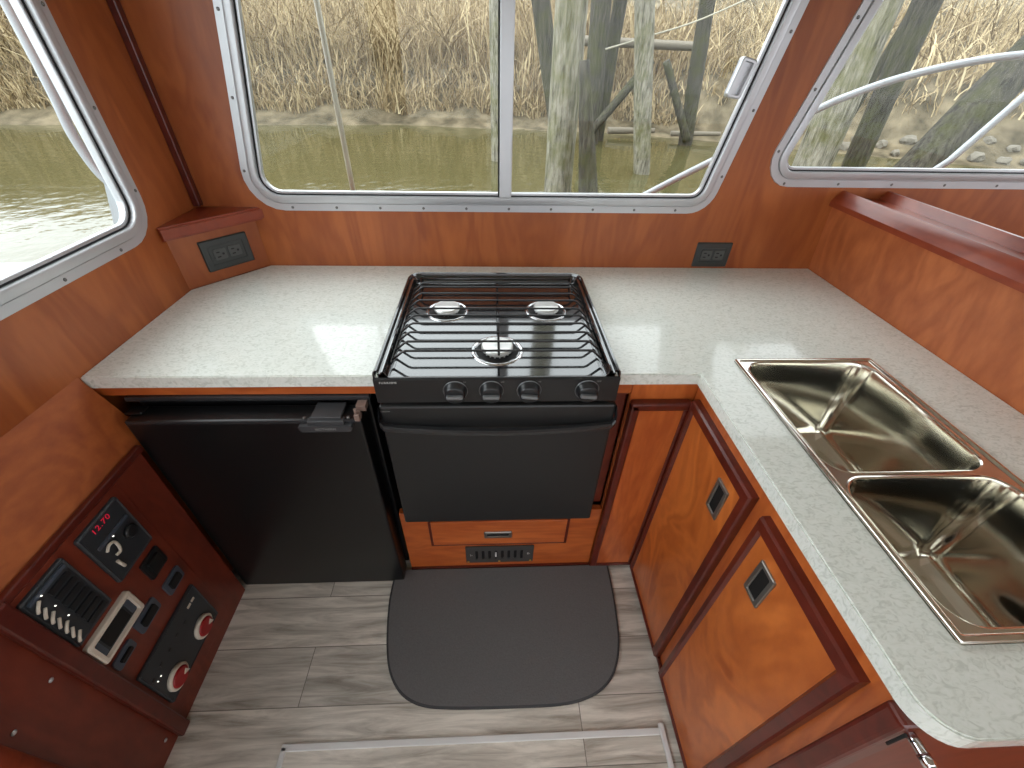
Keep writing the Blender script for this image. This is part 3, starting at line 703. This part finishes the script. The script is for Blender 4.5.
f2 = bmesh.ops.extrude_face_region(bm, geom=[f]); bmesh.ops.translate(bm, verts=[v for v in f2['geom'] if isinstance(v, bmesh.types.BMVert)], vec=(0, 0, -.006))
finish(bm, 'pad', 'matstuff', kt)

# ================================================================== electrical cabinet
PX = -.84
ey = lambda y: y*.988
ez = lambda z: CAMZ-(CAMZ-z)*.988
ec = thing('electrical_cabinet', 'low cherry cabinet on the left wall carrying switches and gauges', 'cabinet', (-.88, .3, 0))
finish(box(B(), -.9195, PX-.003, -.5, .722, 0, ez(.672)), 'carcass', 'panel_dark', ec)
finish(plate(B(), [(-.9195, .672), (-.851, .672), (-.851, .688), (-.9195, .862)], [], -.777, .5, lambda u, v, h: Vector((u, -h, v))), 'sloping_top', 'veneer_slope', ec)
finish(box(B(), PX-.006, PX, .368, ey(.640), ez(.03), ez(.668), .001), 'panel_board', 'panel_dark', ec)
finish(box(B(), PX-.010, PX+.005, -.5, .728, ez(.672), ez(.690), .003), 'top_trim', 'trim', ec)
finish(box(B(), PX-.004, PX+.014, .332, .366, 0, ez(.690), .005), 'vertical_moulding', 'trim', ec)
finish(tube(B(), [(PX+.004, .178, 0), (PX+.004, .178, ez(.690))], .036, 20), 'rounded_post', 'trim_red', ec)
for y, z in ((.337-.02, .482), (.237, .482), (.344-.025, .032)):
    finish(lathe(B(), [(.0048, 0), (.0048, .001), (.002, .003)], (PX-.002, ey(y), ez(z)), 'X', 12), 'screw', 'alu_bright', ec)
def prect(y0, y1, z0, z1): return [(ey(y0), ez(z0)), (ey(y1), ez(z0)), (ey(y1), ez(z1)), (ey(y0), ez(z1))]
def pplate(y0, y1, z0, z1, h0, h1, r=.005, holes=[]):
    return plate(B(), rpoly(prect(y0, y1, z0, z1), r, 4), holes, h0, h1, at_x(PX))
def EP(y, z, h=0): return Vector((PX+h, ey(y), ez(z)))
# inverter monitor
t = thing('battery_monitor', 'square charcoal monitor panel with red digits, upper right of the switch cabinet', 'monitor', EP(.56, .485))
bm = B(); ringprof(bm, prect(.502, .617, .486, .652), .006, [(0, 0), (0, .006), (.003, .009), (.006, .007)], at_x(PX)); merge(bm, pplate(.505, .614, .489, .649, 0, .007)); finish(bm, 'faceplate', 'panel_plastic', t)
text('12.70', .019, 'digits', 'led', t, EP(.556, .634, .0082), (0, 1, 0), (0, 0, 1), 1.15)
finish(pplate(.518, .606, .592, .600, .007, .010, .002), 'bar', 'panel_plastic2', t)
finish(lathe(B(), [(.016, 0), (.016, .006), (.013, .009)], EP(.588, .560, .007), 'X', 20), 'knob', 'knob', t)
finish(tube(B(), smooth_path([EP(.527, .575, .009), EP(.535, .587, .013), EP(.546, .583, .014), EP(.548, .565, .013), EP(.543, .552, .013), EP(.533, .552, .012)]), .0032, 8), 'glint_curve', 'bone', t)  # this and the next bone tube are modelled reflections off a rocker
finish(tube(B(), [EP(.527, .538, .010), EP(.530, .512, .011)], .0036, 8), 'glint_dash', 'bone', t)
finish(lathe(B(), [(.002, 0), (.0015, .002)], EP(.557, .588, .007), 'X', 8), 'pilot_lamp', 'ledw', t)
# breaker panel
t = thing('breaker_panel', 'charcoal breaker panel with a row of small white glints modelled on its switches, left of monitor', 'switch panel', EP(.42, .478))
bm = B(); ringprof(bm, prect(.373, .470, .478, .655), .006, [(0, 0), (0, .006), (.003, .009), (.006, .007)], at_x(PX)); merge(bm, pplate(.376, .467, .481, .652, 0, .007)); finish(bm, 'faceplate', 'panel_plastic', t)
finish(pplate(.381, .462, .637, .645, .007, .010, .002), 'bar', 'panel_plastic2', t)
def RP(y, z, h): return Vector((PX+h, y, z))
for k in range(7):
    z = .632-k*.0205; z2 = z+.002
    plate_ = plate(B(), rpoly([(.408, z-.006), (.452, z-.006), (.452, z+.006), (.408, z+.006)], .002, 3), [], .007, .011, at_x(PX)); finish(plate_, 'breaker', 'knob', t)
    finish(tube(B(), smooth_path([RP(.388 if k % 2 else .391, z2+.008, .009), RP(.379, z2+.003, .014), RP(.376, z2-.006, .012)], 4), .0030, 8), 'switch_glint', 'bone', t)  # bone tubes stand in for white glints off the dark switches
for y, z in ((.402, .640), (.402, .600), (.402, .560)):
    finish(lathe(B(), [(.0016, 0), (.0012, .002)], EP(y, z, .0125), 'X', 8), 'pilot_lamp', 'ledw', t)
# stereo with bone bezel
t = thing('marine_stereo', 'small radio with bone-white rectangular bezel on the switch cabinet', 'radio', EP(.435, .385))
bm = B(); ringprof(bm, prect(.373, .500, .384, .461), .007, [(0, 0), (0, .010), (.003, .013), (.010, .013), (.0125, .006)], at_x(PX)); finish(bm, 'bezel', 'bone', t)
finish(pplate(.382, .490, .393, .452, 0, .006), 'face', 'panel_plastic', t)
finish(pplate(.402, .468, .403, .443, .006, .008, .003), 'display', 'hole', t)
finish(pplate(.385, .396, .403, .443, .006, .009, .002), 'button', 'panel_plastic2', t); finish(pplate(.474, .487, .403, .443, .006, .009, .002), 'button', 'panel_plastic2', t)
# switches
for lab, (y0, y1, z0, z1), big in (('black square socket switch right of the battery monitor, below its corner', (.552, .612, .397, .462), 1),
                              ('grey rocker switch nearest the fridge, above the right battery dial', (.556, .617, .309, .357), 0),
                              ('grey rocker switch beside the upper end of the radio', (.457, .527, .325, .372), 0),
                              ('grey rocker switch beside the lower end of the radio', (.379, .436, .328, .362), 0)):
    t = thing('rocker_switch', lab, 'switch', EP((y0+y1)/2, z0), None)
    finish(pplate(y0, y1, z0, z1, 0, .005, .006), 'surround', 'knob' if big else 'panel_plastic2', t)
    finish(pplate(y0+.012, y1-.012, z0+.012, z1-.012, .005, .011, .003), 'rocker', 'hole', t)
# battery switches
t = thing('battery_switch_panel', 'charcoal panel with two red rotary battery switches near the floor', 'switch panel', EP(.495, .07))
bm = B(); ringprof(bm, prect(.383, .612, .085, .264), .006, [(0, 0), (0, .006), (.003, .009), (.006, .007)], at_x(PX)); merge(bm, pplate(.386, .609, .088, .261, 0, .007)); finish(bm, 'faceplate', 'panel_plastic', t)
for y in (.555, .430):
    rg2 = finish(lathe(B(), [(.033, 0), (.033, .008), (.030, .010), (.0265, .010)], EP(y, .130, .007), 'X', 36, True), 'switch_ring', 'bone', t)
    kb = finish(lathe(B(), [(.0262, 0), (.0262, .012), (.023, .015)], EP(y, .130, .007), 'X', 36), 'dial', 'red_knob', rg2)
    bm = B(); plate(bm, [(ey(y)+.006, ez(.130)-.003), (ey(y)+.022, ez(.130)-.013), (ey(y)+.017, ez(.130)+.006)], [], .0215, .024, at_x(PX)); finish(bm, 'pointer', 'bone', rg2)
finish(pplate(.578, .590, .226, .233, .007, .009, .001), 'marking', 'bone', t); finish(pplate(.560, .574, .226, .233, .007, .009, .001), 'marking', 'bone', t)
for k in range(5): finish(pplate(.392+k*.034, .402+k*.034, .205+.004*(k % 2), .213+.004*(k % 2), .007, .0085, .001), 'fuse_cap', 'knob', t)
for y in (.400, .412): finish(lathe(B(), [(.0018, 0), (.0014, .002)], EP(y, .192, .007), 'X', 8), 'pilot_lamp', 'ledw', t)

# ================================================================== outside: boat fittings
hrt = thing('deck_rail', 'long curved white deck rail with a slanted strut outside the back windows', 'handrail', (1.4, 1.9, .84))
finish(tube(B(), smooth_path([(.40, 1.9, .84), (.659, 1.9, .983), (.867, 1.9, 1.096), (1.262, 1.9, 1.300), (1.371, 1.9, 1.350), (1.537, 1.9, 1.408), (1.743, 1.9, 1.456), (1.969, 1.9, 1.488), (2.4, 1.9, 1.52)], 5), .0135, 12), 'rail', 'pipe', hrt)
finish(tube(B(), [(1.76, 1.9, .98), (1.93, 1.9, 1.135), (2.13, 1.9, 1.45), (2.17, 1.9, 1.50)], .014, 12), 'strut', 'pipe', hrt)
single(tube(B(), smooth_path([(-1.145, 1.40, 2.0), (-1.150, 1.395, 1.6), (-1.152, 1.39, 1.35), (-1.158, 1.388, 1.24), (-1.142, 1.392, 1.14), (-1.10, 1.398, 1.095), (-1.05, 1.400, 1.085)], 5), .013, 12), 'exterior_handrail', 'pipe',
       'white bent handrail outside the left window', 'handrail')
single(plate(B(), [(-.97, .9), (-1.235, .9), (-1.165, 1.13), (-1.05, 1.7), (-.97, 1.98)][::-1], [], -.02, .0, at_y(1.42)), 'cabin_fin', 'gelcoat', 'white gelcoat cabin corner seen at the right edge of left window', 'boat part')
bm = B(); plate(bm, [(-1.36, -1.2), (-.966, -1.2), (-.966, 1.42), (-1.12, 1.42), (-1.16, 1.13), (-1.30, 1.115), (-1.36, 1.02)], [], .93, .985, MXY)
struct(bm, 'trim_5', 'gelcoat')

single(tube(B(), [(-.512, 1.68, .55), (-.510, 1.68, 1.2), (-.503, 1.68, 2.6)], .008, 10, radii=[.009, .009, .006]), 'streak_rod', 'pale_line', 'thin pale upright streak, modelled as a rod outside the left half of the back window', 'pale_line')  # added rod standing in for a pale upright streak in the pane

# ================================================================== outside: river bank
def shore(x):      # y of the waterline
    if x < -3: return 15.2 + (x+3)*.16
    if x < 4: return 15.2 - (x+3)*.12
    return 14.36 - (x-4)*.55 if x < 14 else 8.86-(x-14)*.2
def ground(x, y):
    d = y-shore(x)
    if d < 0: h = -.35+d*.25
    elif d < .9: h = -.35+d*.32
    elif d < 1.9: h = -.06+(d-.9)*1.05
    else: h = .99+(d-1.9)*.22
    return h + .10*math.sin(x*1.7+y*.6)*min(1, max(d, 0)) + .07*math.sin(x*4.3-y*2.1)*min(1, max(d, 0))
struct(box(B(), -60, 60, -30, 40, -.6, -.35), 'water', 'water')
bm = B(); NX, NY = 240, 50; grid = []
for i in range(NX+1):
    x = -40+80*i/NX; row = []
    for j in range(NY+1):
        y = shore(x)-1.5+22*(j/NY)**1.5; row.append(bm.verts.new((x, y, ground(x, y)+rnd.uniform(-.03, .03))))
    grid.append(row)
for i in range(NX):
    for j in range(NY): bm.faces.new((grid[i][j], grid[i+1][j], grid[i+1][j+1], grid[i][j+1]))
struct(bm, 'river_bank', 'bank', None, True)
# dry reeds: uncountable, one object
V, Fc = [], []
def blade(x, y, z, h, lean, az, w):
    i = len(V); dx, dy = math.cos(az), math.sin(az); pa = rnd.uniform(0, PI); wx, wy = math.cos(pa)*w/2, math.sin(pa)*w/2
    for t, ws in ((0, 1), (.45, .9), (.8, .6), (1, .12)):
        ox = lean*t*t*h; px, py, pz = x+dx*ox, y+dy*ox, z+h*t*(1-.25*lean*t)
        V.append((px-wx*ws, py-wy*ws, pz)); V.append((px+wx*ws, py+wy*ws, pz))
    for k in range(3): a = i+2*k; Fc.append((a, a+1, a+3, a+2))
for k in range(52000):
    x = rnd.uniform(-32, 30); d = .85 + 9*rnd.random()**1.7; y = shore(x)+d
    if x > 6 and (d < 1.35 or rnd.random() < .45): continue
    hh = rnd.uniform(.7, 1.9) if d > 1.8 else rnd.uniform(.3, .8)
    if x > 5: hh *= .65
    blade(x, y, ground(x, y)-.03, hh, rnd.uniform(.05, .9) if rnd.random() < .75 else rnd.uniform(.9, 1.6), rnd.uniform(0, 2*PI), rnd.uniform(.022, .05))
me = bpy.data.meshes.new('reeds'); me.from_pydata(V, [], Fc); me.materials.append(M['reed']); ro = bpy.data.objects.new('reeds', me); C.objects.link(ro)
ro['kind'] = 'stuff'; label(ro, 'dense tan dry reeds covering the river bank', 'reeds')

def timber(name, mt_, lab, p0, p1, r0, r1, group=None, square=False):
    """weathered round timber from p0 (foot) to p1 (head)"""
    p0, p1 = Vector(p0), Vector(p1); n = 4 if square else 18; S = 14; bm = B(); pts = []; rad = []
    for k in range(S+1): t = k/S; pts.append(p0.lerp(p1, t)); rad.append((r0+(r1-r0)*t)*(1+rnd.uniform(-.03, .03)))
    tube(bm, pts, r0, n, True, rad)
    if not square:
        for v in bm.verts:
            a = math.atan2(v.co.y-(p0.y), v.co.x-p0.x); v.co.x += .02*r0*math.sin(7*a+v.co.z*3); v.co.y += .02*r0*math.cos(5*a)
    return single(bm, name, mt_, lab, 'piling' if name == 'piling' else 'timber', group)
def ext(a, b, z):  # point of the line a-b at height z
    a, b = Vector(a), Vector(b); return a + (b-a)*((z-a.z)/(b.z-a.z))
def pile(top, bot, rt, rb, z0, z1, lab, m='pile_pale', g=None):
    timber('piling', m, lab, ext(top, bot, z0), ext(top, bot, z1), rb, rt, g)
pile((.72, 5.0, 1.84), (.735, 5.0, .30), .150, .150, -.9, 4.5, 'thick pale grey piling just right of the window mullion')
pile((2.46, 12.5, 2.43), (2.56, 12.5, .13), .25, .22, -.9, 5.0, 'broad mossy piling on the far shore behind the thick pale piling', 'pile_dark')
pile((3.00, 13.0, 2.48), (2.91, 13.0, .08), .175, .14, -.9, 5.0, 'leaning dark piling on the far shore beside the broad mossy one', 'pile_dark')
pile((2.47, 9.0, 2.18), (2.90, 9.0, -.03), .16, .16, -.9, 4.5, 'slim grey-green piling standing in mid-river, centre of right pane', 'pile_pale')
pile((4.85, 12.5, 2.49), (5.10, 12.5, -.03), .17, .18, -.9, 5.0, 'dark piling on the far shore nearest the window latch', 'pile_dark')
pile((.62, 7.0, 1.98), (.81, 7.0, 1.18), .13, .10, -.9, 4.2, 'leaning piling crossing behind the thick pale piling', 'pile_dark')
pile((.090, 10.0, 2.19), (.11, 10.0, -.21), .115, .115, -.9, 4.5, 'smooth grey post seen along the left side of the mullion', 'pile_pale')
pile((4.60, 6.5, 2.05), (4.59, 6.5, .29), .19, .26, -.9, 4.5, 'pale mossy piling at the left edge of the right-hand window', 'pile_pale')
pile((5.95, 7.5, 2.15), (6.01, 7.5, .13), .19, .16, -.9, 4.5, 'dark piling in the left third of the right-hand window', 'pile_dark')
timber('timber_brace', 'pile_dark', 'short leaning timber propped against the thick pale piling', (1.12, 4.62, -.4), (.84, 4.72, 1.42), .14, .045)
timber('timber_brace', 'pile_dark', 'diagonal weathered plank between far shore pilings, rising to the right', (2.45, 12.1, -.1), (3.72, 12.1, 1.42), .10, .10, None, True)
timber('timber_brace', 'pile_dark', 'short timber leaning against the far piling by the window latch', (5.00, 12.1, -.2), (4.05, 12.1, 1.4), .10, .08)
timber('timber_brace', 'pile_dark', 'thin dark slanting timber beside the left piling of the right-hand window', (5.72, 8.0, -.4), (6.30, 8.0, 2.6), .07, .06)
timber('timber_brace', 'pile_dark', 'thick dark timber leaning across the middle of the right-hand window', (4.80, 5.5, -.4), (6.35, 5.5, 2.7), .24, .17)
# cross beam and rope between far pilings
timber('cross_beam', 'drift', 'pale horizontal beam bolted between the far shore pilings', (2.3, 13.4, 1.75), (5.2, 13.4, 1.70), .10, .10, None, True)
single(tube(B(), smooth_path([(2.0, 9.3, 1.55), (2.7, 9.2, 1.74), (3.52, 9.1, 1.98), (4.8, 9.0, 2.5)], 5), .012, 8), 'mooring_rope', 'pale_line', 'thin pale rope rising to the right past the mid-river piling', 'rope')
for lab, a, b, r in (('bleached log on the mud below the far pilings', (3.3, 13.7, -.20), (4.6, 13.55, -.16), .09), ('short bleached log lying on the mud right of the other log', (5.0, 13.35, -.2), (6.3, 13.1, -.15), .07)):
    timber('drift_log', 'drift', lab, a, b, r, r*.7)
# pale rocks on the right bank
rocks = []
for k in range(3):
    bm = B(); bmesh.ops.create_icosphere(bm, subdivisions=2, radius=.17)
    for v in bm.verts: v.co *= 1+rnd.uniform(-.22, .22); v.co.z *= .7
    me = bpy.data.meshes.new('rock'); bm.to_mesh(me); bm.free(); me.materials.append(M['rock']); rocks.append(me)
for k in range(26):
    x = 8.6+(k % 13)*.45+rnd.uniform(-.04, .04); y = shore(x)+(.25 if k < 13 else .85)+rnd.uniform(-.05, .05)
    o = bpy.data.objects.new('rock', rocks[k % 3]); C.objects.link(o); s = rnd.uniform(.7, 1.05)
    o.location = (x, y, ground(x, y)+.03); o.scale = (s, s*rnd.uniform(.7, 1), s); o.rotation_euler = (0, 0, rnd.uniform(0, 6))
    if k < 13: label(o, 'pale grey rock lying along the waterline, seen through the right-hand window', 'rock', 'rocks at the waterline')
    else: label(o, 'pale grey rock higher on the mud below the reeds, seen through right-hand window', 'rock', 'rocks on the upper mud')
